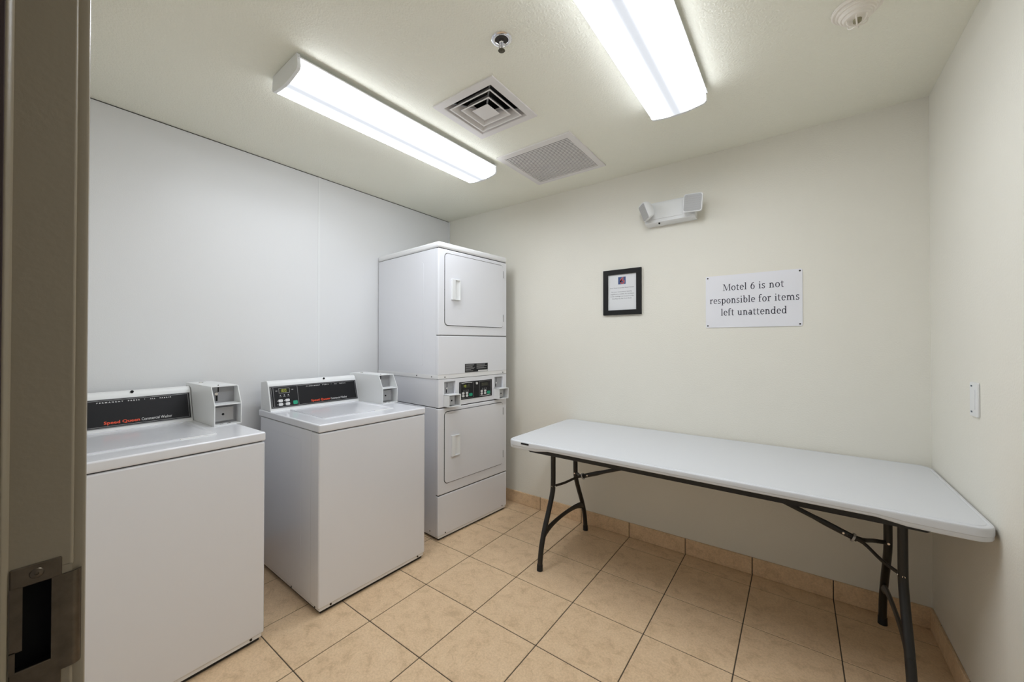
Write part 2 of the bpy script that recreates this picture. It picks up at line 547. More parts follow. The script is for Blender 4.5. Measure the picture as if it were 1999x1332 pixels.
box(bm, DX0 - 0.018, DX0 - 0.0012, ka, ka + 0.0006, kc, kd); box(bm, DX0 - 0.018, DX0 - 0.0012, kb - 0.0006, kb, kc, kd)
box(bm, DX0 - 0.018, DX0 - 0.0012, ka, kb, kc, kc + 0.0006); box(bm, DX0 - 0.018, DX0 - 0.0012, ka, kb, kd - 0.0006, kd)
obj('latch_pocket', bm, 'black_hole', strike)  # lining coloured black for the shade inside the hole

# ================================================================== WASHERS
CU, CV = Vector((0, 1, 0)), Vector((-0.0405, 0, 0.1445)).normalized()
CONS = face_matrix((-0.566, 0, 0.9135), CU, CV)     # sloping control fascia: u = y, v up the slope

def plate(u0, u1, v0, v1, n0, n1, r=0.0, bevel=0.0):
    bm = bmesh.new()
    if r > 0:
        prism(bm, rrect(u0, u1, v0, v1, r, 4), 'z', n0, n1)
    else:
        box(bm, u0, u1, v0, v1, n0, n1, bevel=bevel, seg=1)
    return bm

def ring(u0, u1, v0, v1, t, n0, n1):
    bm = bmesh.new()
    box(bm, u0, u1, v0, v0 + t, n0, n1); box(bm, u0, u1, v1 - t, v1, n0, n1)
    box(bm, u0, u0 + t, v0 + t, v1 - t, n0, n1); box(bm, u1 - t, u1, v0 + t, v1 - t, n0, n1)
    return bm

DIGITS = {'0': 'abcdef', '1': 'bc', '4': 'fgbc', '5': 'afgcd'}
def digits(s, u, v, h, n):
    bm = bmesh.new()
    w, t = h * 0.52, h * 0.13
    for ch in s:
        seg = {'a': (0, w, h - t, h), 'd': (0, w, 0, t), 'g': (0, w, h / 2 - t / 2, h / 2 + t / 2),
               'f': (0, t, h / 2, h), 'e': (0, t, 0, h / 2), 'b': (w - t, w, h / 2, h), 'c': (w - t, w, 0, h / 2)}
        for k in DIGITS[ch]:
            a, b, c, d = seg[k]
            box(bm, u + a, u + b, v + c, v + d, n, n + 0.0003)
        u += w + h * 0.22
    return bm

def screw(parent, p, axis, r=0.005, m='black_steel', name='screw'):
    bm = bmesh.new()
    p = Vector(p); a = Vector(axis)
    cyl(bm, p - a * 0.001, p + a * 0.0018, r, r * 0.8, 12)
    return obj(name, bm, m, parent)

def coin_mech(parent, x, yc, z0, s=1.0):
    """slot plate hardware on a vertical face at x looking along +x"""
    bm = bmesh.new(); box(bm, x, x + 0.0012, yc - 0.003 * s, yc + 0.001 * s, z0 + 0.048 * s, z0 + 0.078 * s)
    obj('coin_slot', bm, 'black_hole', parent)
    bm = bmesh.new(); box(bm, x, x + 0.0012, yc - 0.010 * s, yc - 0.003 * s, z0 + 0.010 * s, z0 + 0.033 * s)
    obj('coin_slot', bm, 'black_hole', parent)
    bm = bmesh.new(); cyl(bm, (x, yc - 0.010 * s, z0 + 0.041 * s), (x + 0.010, yc - 0.010 * s, z0 + 0.041 * s), 0.008 * s, 0.006 * s, 16)
    obj('return_button', bm, 'chrome', parent)

def make_washer(label, loc, rotz, tilt=0.0):
    t = thing('washing_machine', label, 'washing machine', loc, rotz)
    # cabinet
    bobj('cabinet', 'enamel', t, -0.700, -0.084, -0.3235, 0.3235, 0.034, 0.868, bevel=0.004)
    bm = bmesh.new(); box(bm, -0.086, 0.0, -0.326, 0.326, 0.032, 0.8665, bevel=0.008, seg=3)
    obj('front_panel', bm, 'enamel', t)
    for s in (-1, 1):
        bm = bmesh.new(); prism(bm, rrect(-0.62, -0.19, 0.09, 0.81, 0.02), 'y', s * 0.3230, s * 0.3242)
        obj('side_panel', bm, 'enamel', t)
    base = bobj('base_strip', 'enamel_edge', t, -0.69, -0.006, -0.318, 0.318, 0.017, 0.036, bevel=0.002)
    for y in (-0.262, 0.275):
        screw(base, (-0.0045, y, 0.027), (1, 0, 0), 0.0055)
    for x in (-0.05, -0.30):
        screw(base, (x, -0.3185, 0.025), (0, -1, 0), 0.0055)
    for x in (-0.64, -0.05):
        for y in (-0.28, 0.28):
            bm = bmesh.new(); cyl(bm, (x, y, 0), (x, y, 0.014), 0.022, 0.018, 16)
            obj('foot', bm, 'rubber', t)
    bobj('painted_base_shadow', 'rubber', t, -0.68, -0.014, -0.310, 0.310, 0.004, 0.0175)  # black slab added as the shadow under the cabinet
    # top deck and lid
    top = bobj('top_deck', 'enamel', t, -0.718, 0.002, -0.328, 0.328, 0.8705, 0.909, bevel=0.007, seg=3)
    bm = bmesh.new(); box(bm, -0.705, -0.012, -0.318, 0.318, 0.8655, 0.8715)
    obj('deck_gap', bm, 'gap_shade', t)  # dark filler drawn as the shade under the deck edge
    bm = bmesh.new()
    tb = bmesh.new()
    prism(tb, rrect(-0.545, -0.130, -0.232, 0.192, 0.022), 'z', 0.907, 0.9135)
    topf = max(tb.faces, key=lambda f: f.calc_center_median().z)
    res = bmesh.ops.inset_region(tb, faces=[topf], thickness=0.006, depth=0.0)
    res = bmesh.ops.inset_region(tb, faces=[topf], thickness=0.010, depth=-0.0040)
    absorb(bm, tb)
    lid = obj('lid', bm, 'enamel', t, angle=20)
    bobj('lid_grip', 'enamel_edge', lid, -0.130, -0.120, 0.060, 0.185, 0.907, 0.9125, bevel=0.002)
    # control console
    bm = bmesh.new()
    prism(bm, [(-0.705, 0.9088), (-0.563, 0.9088), (-0.566, 0.9135), (-0.6065, 1.058), (-0.611, 1.069), (-0.619, 1.0765), (-0.630, 1.079), (-0.705, 1.068)], 'y', -0.322, 0.2305, bevel=0.003)
    con = obj('console', bm, 'plastic_white', t)
    bm = bmesh.new(); cyl(bm, (-0.6135, 0.010, 1.0705), (-0.6085, 0.010, 1.0735), 0.0062, 0.0062, 14)
    obj('screw', bm, 'black_hole', con)
    fas = obj('fascia', plate(-0.313, 0.2215, 0.013, 0.137, 0.0001, 0.0016), 'panel_black', t, mtx=CONS)
    obj('bezel', ring(-0.3155, 0.2240, 0.0105, 0.1395, 0.0025, 0.0, 0.0028), 'grey_bezel', fas, mtx=CONS)
    obj('bezel', ring(-0.3085, 0.2170, 0.0170, 0.1335, 0.0012, 0.0012, 0.0019), 'steel_grey', fas, mtx=CONS)
    # keypad block
    pad = obj('control_pad', plate(-0.298, -0.163, 0.0165, 0.1335, 0.0014, 0.0040, r=0.006), 'panel_black', t, mtx=CONS)
    obj('pad_rim', ring(-0.299, -0.162, 0.0158, 0.1342, 0.0022, 0.0014, 0.0048), 'grey_bezel', pad, mtx=CONS)
    obj('display', ring(-0.268, -0.208, 0.095, 0.124, 0.0014, 0.0040, 0.0048), 'steel_grey', pad, mtx=CONS)
    obj('display', plate(-0.2666, -0.2094, 0.0964, 0.1226, 0.0040, 0.0043), 'display_window', pad, mtx=CONS)
    obj('display_digits', digits('100', -0.2620, 0.1005, 0.0175, 0.0044), 'display_digit', pad, mtx=CONS)
    for u in (-0.262, -0.240, -0.218):
        bm = bmesh.new()
        prism(bm, [(u + 0.0028 * math.cos(k * math.pi / 4), 0.083 + 0.0028 * math.sin(k * math.pi / 4)) for k in range(8)], 'z', 0.0040, 0.0046)
        obj('indicator', bm, 'button_white', pad, mtx=CONS)
        obj('caption', plate(u - 0.006, u + 0.006, 0.0735, 0.0755, 0.0040, 0.0043), 'grey_print', pad, mtx=CONS)
    for u, v in ((-0.281, 0.110), (-0.192, 0.112)):
        obj('caption', plate(u - 0.005, u + 0.005, v - 0.002, v + 0.002, 0.0040, 0.0043), 'grey_print', pad, mtx=CONS)
    for u in (-0.264, -0.226):
        for v in (0.030, 0.051):
            obj('button', plate(u - 0.012, u + 0.012, v - 0.008, v + 0.008, 0.0040, 0.0062, r=0.0055), 'button_white', pad, mtx=CONS)
            bm = bmesh.new(); prism(bm, [(u - 0.019, v), (u - 0.0155, v - 0.003), (u - 0.0155, v + 0.003)], 'z', 0.0040, 0.0044)
            obj('arrow_mark', bm, 'white_print', pad, mtx=CONS)
    obj('button', plate(-0.1955, -0.1700, 0.0225, 0.0445, 0.0040, 0.0062, r=0.005), 'button_green', pad, mtx=CONS)
    # lettering
    for word, u0, u1 in (('PERMANENT', -0.108, -0.022), ('PRESS', -0.006, 0.034), ('\u2022', 0.0505, 0.0535), ('ALL', 0.071, 0.090), ('FABRIC', 0.107, 0.150)):
        obj('lettering', fit_text(text_bm(word, spacing=1.7, bold=0.03), u0, u1, 0.1235 if len(word) == 1 else 0.1215, 0.1268, 0.0019), 'white_print', fas, smooth=False, mtx=CONS)
    obj('lettering', fit_text(text_bm('Speed Queen', bold=0.025), -0.088, 0.031, 0.0225, 0.0400, 0.0019), 'red_print', fas, smooth=False, mtx=CONS)
    obj('lettering', fit_text(text_bm('Commercial Washer'), 0.037, 0.148, 0.0265, 0.0395, 0.0019), 'white_print', fas, smooth=False, mtx=CONS)
    # coin meter
    y0, y1 = 0.2325, 0.3465
    th = 0.0038
    prof = [(-0.685, 0.9090), (-0.298, 0.9090), (-0.298, 1.0085), (-0.343, 1.0925), (-0.685, 1.0925)]
    bm = bmesh.new()
    prism(bm, prof, 'y', y0, y0 + th, bevel=0.0008); prism(bm, prof, 'y', y1 - th, y1, bevel=0.0008)
    box(bm, -0.685, -0.343, y0 + th, y1 - th, 1.0925 - th, 1.0925)
    box(bm, -0.685, -0.298, y0 + th, y1 - th, 0.9092, 0.9135)
    box(bm, -0.385, -0.2985, y0 + th, y1 - th, 1.0045, 1.0085)
    box(bm, -0.685, -0.680, y0 + th, y1 - th, 0.912, 1.09)
    meter = obj('coin_meter', bm, 'plastic_white', t)
    bobj('slot_plate', 'recess_grey', meter, -0.386, -0.382, y0 + th, y1 - th, 1.008, 1.089)
    coin_mech(meter, -0.382, y0 + 0.044, 1.006, 1.15)
    bobj('coin_drawer', 'steel_grey', meter, -0.350, -0.336, y0 + 0.008, y1 - 0.022, 0.9255, 0.9910, bevel=0.001)
    bobj('drawer_recess', 'recess_grey', meter, -0.356, -0.350, y0 + th, y1 - th, 0.913, 1.005)
    bm = bmesh.new(); cyl(bm, (-0.3365, y0 + 0.048, 0.957), (-0.3340, y0 + 0.048, 0.957), 0.0056, 0.0050, 14)
    obj('keyhole', bm, 'black_hole', meter)
    bm = bmesh.new()
    for yy in (0.030, 0.060):
        box(bm, -0.325, -0.318, y0 + yy, y0 + yy + 0.014, 0.9134, 0.9140)
    obj('vent_slot', bm, 'black_hole', meter)
    bm = bmesh.new(); cyl(bm, (-0.600, y0 + 0.040, 1.092), (-0.600, y0 + 0.040, 1.0965), 0.0095, 0.0085, 18)
    obj('lock', bm, 'chrome', meter)
    return t

r1 = rad(1.9)
make_washer('white top-load washer beside the doorway with its black control panel partly hidden', (0.742 + 0.326 * math.sin(r1), -1.873 - 0.326 * math.cos(r1), 0), r1)
make_washer('white top-load washer standing next to the stacked dryer', (0.802, -1.334, 0), rad(-0.94))

# ================================================================== STACKED DRYER
def make_dryer():
    t = thing('stacked_dryer', 'tall white stacked tumble dryer with two doors in the corner', 'dryer', (0.761, -0.490, 0), rad(-4.18))
    hw = 0.3415
    def door_unit(z0, z1, label):
        # recess line, door with rounded corners, handle and hinges
        bm = bmesh.new(); prism(bm, rrect(-0.2932, 0.2987, z0 - 0.0042, z1 + 0.0042, 0.028, 6), 'x', -0.002, 0.0008)
        obj('door_gap', bm, 'gap_shade', t)  # dark plate drawn as the shade around the door
        tb = bmesh.new(); prism(tb, rrect(-0.289, 0.2945, z0, z1, 0.025, 6), 'x', -0.001, 0.0045)
        bm = bmesh.new(); absorb(bm, tb)
        d = obj('door', bm, 'enamel', t)
        zc = (z0 + z1) / 2 + 0.002
        bm = bmesh.new()
        h0, h1 = zc - 0.070, zc + 0.071
        box(bm, 0.0040, 0.0200, -0.2375, -0.2085, h0, h1, bevel=0.0025)
        box(bm, 0.0040, 0.0180, -0.210, -0.162, h1 - 0.007, h1, bevel=0.0015)
        box(bm, 0.0040, 0.0180, -0.210, -0.162, h0, h0 + 0.007, bevel=0.0015)
        box(bm, 0.0040, 0.0180, -0.167, -0.162, h0, h1, bevel=0.0015)
        hd = obj('handle', bm, 'plastic_white', d)
        bm = bmesh.new(); prism(bm, [(0.0046, -0.209), (0.0052, -0.209), (0.0150, -0.1665), (0.0046, -0.1665)], 'z', h0 + 0.006, h1 - 0.006)
        obj('handle_cup', bm, 'plastic_white', d)
        for z in (z0 + 0.045, z1 - 0.095):
            bm = bmesh.new(); box(bm, 0.0006, 0.0065, 0.2960, 0.3015, z, z + 0.055, bevel=0.001, seg=1)
            obj('hinge', bm, 'recess_grey', t)
        for z in (z0 + 0.10, z0 + 0.235, z0 + 0.36):
            bm = bmesh.new(); cyl(bm, (0.0004, -0.2915, z), (0.0012, -0.2915, z), 0.003, 0.003, 10)
            obj('door_bumper', bm, 'black_steel', t)
    # lower unit
    bobj('lower_cabinet', 'enamel', t, -0.728, -0.028, -hw, hw, 0.022, 0.868, bevel=0.004)
    bm = bmesh.new(); box(bm, -0.030, 0.0, -0.343, 0.343, 0.297, 0.8655, bevel=0.007, seg=3); obj('lower_front_panel', bm, 'enamel', t)
    bm = bmesh.new(); box(bm, -0.030, 0.0, -0.343, 0.343, 0.028, 0.2925, bevel=0.007, seg=3)
    acc = obj('access_panel', bm, 'enamel', t)
    bobj('base_strip', 'enamel_edge', t, -0.70, -0.006, -0.335, 0.335, 0.014, 0.030)
    bobj('base_gap', 'rubber', t, -0.69, -0.012, -0.328, 0.328, 0.004, 0.015)  # black slab fills the open gap, standing for the shade below
    for y in (-0.28, 0.29):
        screw(acc, (0.0, y, 0.040), (1, 0, 0), 0.005)
    screw(acc, (-0.085, -hw, 0.045), (0, -1, 0), 0.005)
    for x in (-0.66, -0.06):
        for y in (-0.29, 0.29):
            bm = bmesh.new(); cyl(bm, (x, y, 0), (x, y, 0.016), 0.022, 0.018, 16)
            obj('foot', bm, 'rubber', t)
    bm = bmesh.new(); box(bm, -0.715, -0.008, -0.336, 0.336, 0.8640, 0.874); obj('seam_gap', bm, 'gap_shade', t)
    bobj('seam_gap', 'gap_shade', t, -0.028, -0.0045, -0.338, 0.338, 0.290, 0.299)  # dark strip set behind the seam as its shade
    door_unit(0.367, 0.839, 'lower')
    # control section
    bobj('control_cabinet', 'enamel', t, -0.725, -0.030, -0.3385, 0.3385, 0.872, 1.060, bevel=0.003)
    yL, yR = (-0.290, -0.194), (0.204, 0.300)
    zr0, zr1 = 0.957, 1.041
    bm = bmesh.new()
    box(bm, -0.034, -0.001, -0.341, yL[0], 0.8725, 1.058, bevel=0.002)
    box(bm, -0.034, -0.001, yL[1], yR[0], 0.8725, 1.058)
    box(bm, -0.034, -0.001, yR[1], 0.341, 0.8725, 1.058, bevel=0.002)
    for a, b in (yL, yR):
        box(bm, -0.034, -0.001, a - 0.0005, b + 0.0005, zr1, 1.058)
        box(bm, -0.034, -0.001, a - 0.0005, b + 0.0005, 0.8725, zr0)
    cp = obj('control_panel', bm, 'enamel', t, smooth=False)
    for (a, b), off in ((yL, -0.006), (yR, -0.005)):
        bobj('slot_plate', 'recess_grey', cp, -0.022, -0.0165, a, b, zr0, zr1)
        coin_mech(cp, -0.0166, a + 0.036, zr0 - 0.003, 1.0)
        c0, c1 = a - 0.008, b + 0.003
        bm = bmesh.new()
        th = 0.005
        box(bm, 0.0, 0.055, c0, c0 + th, 0.876, 0.957, bevel=0.001); box(bm, 0.0, 0.055, c1 - th, c1, 0.876, 0.957, bevel=0.001)
        box(bm, 0.0, 0.055, c0, c1, 0.952, 0.957, bevel=0.001); box(bm, 0.0, 0.055, c0, c1, 0.876, 0.881, bevel=0.001)
        cb = obj('coin_box', bm, 'plastic_white', t)
        bobj('drawer_recess', 'recess_grey', cb, 0.000, 0.004, c0 + th, c1 - th, 0.881, 0.952)
        bobj('coin_drawer', 'steel_grey', cb, 0.004, 0.036, c0 + th, c1 - 0.040, 0.889, 0.946, bevel=0.001)
        bm = bmesh.new(); cyl(bm, (0.0355, c0 + 0.040, 0.917), (0.0378, c0 + 0.040, 0.917), 0.0058, 0.005, 14)
        obj('keyhole', bm, 'black_hole', cb)
    FM = face_matrix((0, 0, 0), (0, 1, 0), (0, 0, 1))
    fas = obj('fascia', plate(-0.158, 0.172, 0.905, 1.028, -0.0012, 0.0012), 'panel_black', t, mtx=FM)
    for u0 in (-0.148, 0.036):
        u1 = u0 + 0.124
        obj('pad_rim', ring(u0, u1, 0.912, 1.022, 0.0022, 0.0010, 0.0026), 'grey_bezel', fas, mtx=FM)
        bm = bmesh.new()
        for k in range(8):
            a = u0 + 0.012 + k * 0.0125
            vv = 0.004 * math.sin(math.pi * (k + 0.5) / 8)
            if u0 < 0:
                box(bm, a, a + 0.0122, 1.0155 + vv, 1.0195 + vv, 0.0022, 0.0028)
            else:
                box(bm, a, a + 0.0122, 0.9165 - vv, 0.9200 - vv, 0.0022, 0.0028)
        obj('painted_pad_glint', bm, 'button_white', fas, mtx=FM)  # glint along the pad edge, drawn as white strips
        obj('display', plate(u0 + 0.020, u0 + 0.092, 0.986, 1.009, 0.0010, 0.0020), 'display_window', fas, mtx=FM)
        obj('display_digits', digits('40' if u0 < 0 else '5', u0 + 0.032, 0.989, 0.017, 0.0021), 'display_digit' if u0 < 0 else 'brass_dark', fas, mtx=FM)
        bm = bmesh.new()
        for k in range(3):
            box(bm, u0 + 0.030 + 0.020 * k, u0 + 0.036 + 0.020 * k, 0.966, 0.970, 0.0010, 0.0016)
            box(bm, u0 + 0.027 + 0.020 * k, u0 + 0.039 + 0.020 * k, 0.959, 0.961, 0.0010, 0.0016)
        obj('indicator', bm, 'grey_print', fas, mtx=FM)
        for u in (u0 + 0.026, u0 + 0.062):
            for v in (0.930, 0.948):
                obj('button', plate(u - 0.011, u + 0.011, v - 0.0078, v + 0.0078, 0.0010, 0.0034, r=0.0065), 'button_white', fas, mtx=FM)
        obj('button', plate(u0 + 0.082, u0 + 0.114, 0.923, 0.944, 0.0010, 0.0034, r=0.006), 'button_green', fas, mtx=FM)
    bm = bmesh.new(); cyl(bm, (0.001, 0.006, 1.010), (0.009, 0.006, 1.010), 0.011, 0.009, 20)
    obj('lock', bm, 'chrome', fas)
    # upper unit
    bm = bmesh.new()
    prism(bm, [(-0.731, 1.072), (-0.026, 1.072), (-0.026, 1.930), (-0.731, 1.930)], 'y', -hw, hw, bevel=0.003)
    up = obj('upper_cabinet', bm, 'enamel', t)
    bm = bmesh.new(); box(bm, -0.733, -0.002, -0.3425, 0.3425, 1.060, 1.088, bevel=0.003)
    fl = obj('bottom_flange', bm, 'enamel_edge', t)
    for y in (-0.285, 0.300):
        screw(fl, (-0.002, y, 1.072), (1, 0, 0), 0.0048)
    for x in (-0.07, -0.235):
        screw(fl, (x, -0.3425, 1.074), (0, -1, 0), 0.0048)
    for s in (-1, 1):
        bm = bmesh.new(); prism(bm, rrect(-0.56, -0.16, 1.14, 1.86, 0.03), 'y', s * (hw - 0.001), s * (hw + 0.001)); obj('side_panel', bm, 'enamel', t)
    bm = bmesh.new(); box(bm, -0.030, 0.0, -0.343, 0.343, 1.086, 1.3485, bevel=0.006, seg=3)
    lower = obj('service_panel', bm, 'enamel', t)
    bm = bmesh.new(); box(bm, -0.030, 0.0, -0.343, 0.343, 1.3525, 1.9285, bevel=0.007, seg=3); obj('upper_front_panel', bm, 'enamel', t)
    lab = obj('rating_label', plate(-0.105, 0.127, 1.0925, 1.153, -0.0002, 0.0006), 'panel_black', lower, mtx=FM)
    rb = bmesh.new()
    rr = random.Random(3)
    for k in range(7):
        v = 1.1455 - k * 0.0075
        for a, b in ((-0.099, -0.006), (0.010, 0.121)):
            if k > 4 and a > 0: continue
            box(rb, a, b - rr.uniform(0, 0.04), v, v + 0.0026, 0.0005, 0.0008)
    for v in rb.verts: v.co = FM @ v.co
    o = obj('print_lines', rb, 'grey_print', lower)
    obj('barcode_patch', plate(0.026, 0.125, 1.0945, 1.1035, 0.0005, 0.0009), 'white_print', lower, mtx=FM)
    bobj('seam_gap', 'gap_shade', t, -0.028, -0.0045, -0.338, 0.338, 1.346, 1.3545)
    door_unit(1.420, 1.900, 'upper')
    bobj('top_gap', 'gap_shade', t, -0.722, -0.006, -0.336, 0.336, 1.927, 1.935)
    bm = bmesh.new(); box(bm, -0.736, 0.003, -0.345, 0.345, 1.9325, 1.973, bevel=0.013, seg=4)
    obj('top_cover', bm, 'enamel_edge', t)
make_dryer()

# ================================================================== FOLDING TABLE
def make_table():
    cx, cy = 2.1725, -0.3955
    hx, hy, zt = 0.9145, 0.3875, 0.742
    t = thing('folding_table', 'white plastic folding table with black steel legs along the back wall', 'table', (cx, cy, 0), 0)
    def loop(ins, r):
        return rrect(-hx + ins, hx - ins, -hy + ins, hy - ins, max(r - ins, 0.006), 8)
    def dense(pts, n=26):
        out = []
        for i, p in enumerate(pts):
            q = pts[(i + 1) % len(pts)]
            d = math.hypot(q[0] - p[0], q[1] - p[1])
            k = max(1, int(d / (2 * hx / n)))
            for s in range(k):
                out.append((p[0] + (q[0] - p[0]) * s / k, p[1] + (q[1] - p[1]) * s / k))
        return out
    rc = 0.055
    base = dense(loop(0, rc))
    def inset(p, d):
        # move a boundary point towards the inside keeping the count
        x, y = p
        ix, iy = hx - rc, hy - rc
        nx, ny = max(-ix, min(ix, x)), max(-iy, min(iy, y))
        v = Vector((x - nx, y - ny)); L = v.length
        v = v / L * (L - d)
        return nx + v.x, ny + v.y
    def skirt(p):
        a = max(0.0, min(1.0, (abs(p[0]) - (hx - 0.27)) / 0.10)) if abs(p[1]) > hy - 0.1 else 1.0
        a = a * a * (3 - 2 * a)
        return 0.031 + 0.014 * a
    bm = bmesh.new()
    levels = [(0.022, lambda p: 0.0), (0.0185, lambda p: -0.0004), (0.0165, lambda p: -0.0022), (0.0135, lambda p: -0.0024), (0.011, lambda p: -0.0008), (0.006, lambda p: -0.0008), (0.0022, lambda p: -0.003), (0.0, lambda p: -0.008),
              (0.0, lambda p: -skirt(p) * 0.62), (0.0015, lambda p: -skirt(p) * 0.66), (0.0015, lambda p: -skirt(p) * 0.9), (0.004, lambda p: -skirt(p)), (0.010, lambda p: -skirt(p)), (0.012, lambda p: -0.020)]
    rings = []
    for d, fz in levels:
        rings.append([bm.verts.new((*inset(p, d), zt + fz(p))) for p in base])
    n = len(base)
    for a, b in zip(rings, rings[1:]):
        for k in range(n):
            bm.faces.new((a[k], a[(k + 1) % n], b[(k + 1) % n], b[k]))
    bm.faces.new(rings[0]); bm.faces.new(rings[-1][::-1])
    bmesh.ops.recalc_face_normals(bm, faces=bm.faces)
    top = obj('table_top', bm, 'table_plastic', t)
    bm = bmesh.new(); prism(bm, rrect(-0.815, -0.762, zt - 0.016, zt - 0.0065, 0.004), 'y', -hy - 0.0006, -hy + 0.001)
    lg = obj('maker_plate', bm, 'panel_black', top)
    for s in (-1, 1):
        bm = bmesh.new()
        pts = [(-0.80, s * 0.355, zt - 0.030), (-0.775, s * 0.355, zt - 0.044), (0.775, s * 0.355, zt - 0.044), (0.80, s * 0.355, zt - 0.030)]
        prism(bm, [(-0.80, zt - 0.030), (-0.765, zt - 0.054), (0.765, zt - 0.054), (0.80, zt - 0.030), (0.80, zt - 0.021), (-0.80, zt - 0.021)], 'y', s * 0.362 - 0.010, s * 0.362 + 0.010)
        obj('side_rail', bm, 'black_steel', t)
    for s in (-1, 1):
        lx = s * 0.7425
        for q in (-1, 1):
            pts = smooth_path([(lx, q * 0.148, 0.705), (lx, q * 0.148, 0.58), (lx, q * 0.149, 0.46), (lx, q * 0.157, 0.40), (lx, q * 0.196, 0.315), (lx, q * 0.243, 0.225), (lx, q * 0.280, 0.135), (lx, q * 0.298, 0.05), (lx, q * 0.302, 0.004)], 5)
            bm = bmesh.new(); tube(bm, pts, 0.0147, 16)
            leg = obj('leg', bm, 'black_steel', t)
            bm = bmesh.new(); cyl(bm, (lx, q * 0.3005, 0.034), (lx, q * 0.302, 0.0), 0.0164, 0.0170, 16)
            obj('foot_cap', bm, 'rubber', leg)
            bm = bmesh.new(); cyl(bm, (lx - s * 0.012, q * 0.149, 0.437), (lx - s * 0.0152, q * 0.149, 0.437), 0.005, 0.004, 12)
            cyl(bm, (lx, q * 0.149 - 0.0125, 0.437), (lx, q * 0.149 - 0.0152, 0.437), 0.0055, 0.0045, 12)
            obj('rivet', bm, 'chrome', leg)
        bm = bmesh.new()
        pts = smooth_path([(lx, -0.262, 0.184), (lx, -0.205, 0.203), (lx, -0.12, 0.216), (lx, 0, 0.221), (lx, 0.12, 0.216), (lx, 0.205, 0.203), (lx, 0.262, 0.184)], 4)
        tube(bm, pts, [0.024 - 0.010 * math.sin(math.pi * k / (len(pts) - 1)) for k in range(len(pts))], 12, flat=0.5)
        obj('cross_bar', bm, 'black_steel', t)
        bm = bmesh.new(); tube(bm, [(lx, -0.352, 0.700), (lx, 0.352, 0.700)], 0.0130, 14)
        obj('pivot_bar', bm, 'black_steel', t)
        rx = s * 0.6175
        for q in (-1, 1):
            bm = bmesh.new()
            tube(bm, smooth_path([(lx - s * 0.004, q * 0.147, 0.437), (lx - s * 0.05, q * 0.095, 0.452), (rx + s * 0.03, q * 0.016, 0.474), (rx - s * 0.015, q * 0.008, 0.486)], 4), 0.0085, 8, flat=0.6)
            obj('brace_arm', bm, 'black_steel', t)
        bm = bmesh.new()
        tube(bm, [(rx + s * 0.012, 0, 0.477), (rx - s * 0.09, 0, 0.517), (rx - s * 0.13, 0, 0.533), (s * 0.035, 0, 0.705)], [0.012, 0.013, 0.0105, 0.0105], 8, flat=0.75)
        br = obj('brace', bm, 'black_steel', t)
        d = Vector((s * -0.93, 0, 0.367)).normalized()
        c = Vector((rx, 0, 0.4815))
        bm = bmesh.new()
        lathe(bm, [(0.0165, -0.004), (0.0185, -0.004), (0.0185, 0.004), (0.0165, 0.004), (0.0165, -0.004)], 20, Matrix.Translation(c) @ Vector((0, 0, 1)).rotation_difference(d).to_matrix().to_4x4())
        obj('lock_ring', bm, 'steel_grey', br)
        p = c + d * 0.034
        bm = bmesh.new(); cyl(bm, p + Vector((0, -0.010, 0)), p + Vector((0, -0.0125, 0)), 0.005, 0.004, 12)
        obj('rivet', bm, 'chrome', br)
    bobj('hinge_bracket', 'black_steel', t, -0.045, 0.045, -0.03, 0.03, 0.690, 0.7215, bevel=0.003)
make_table()

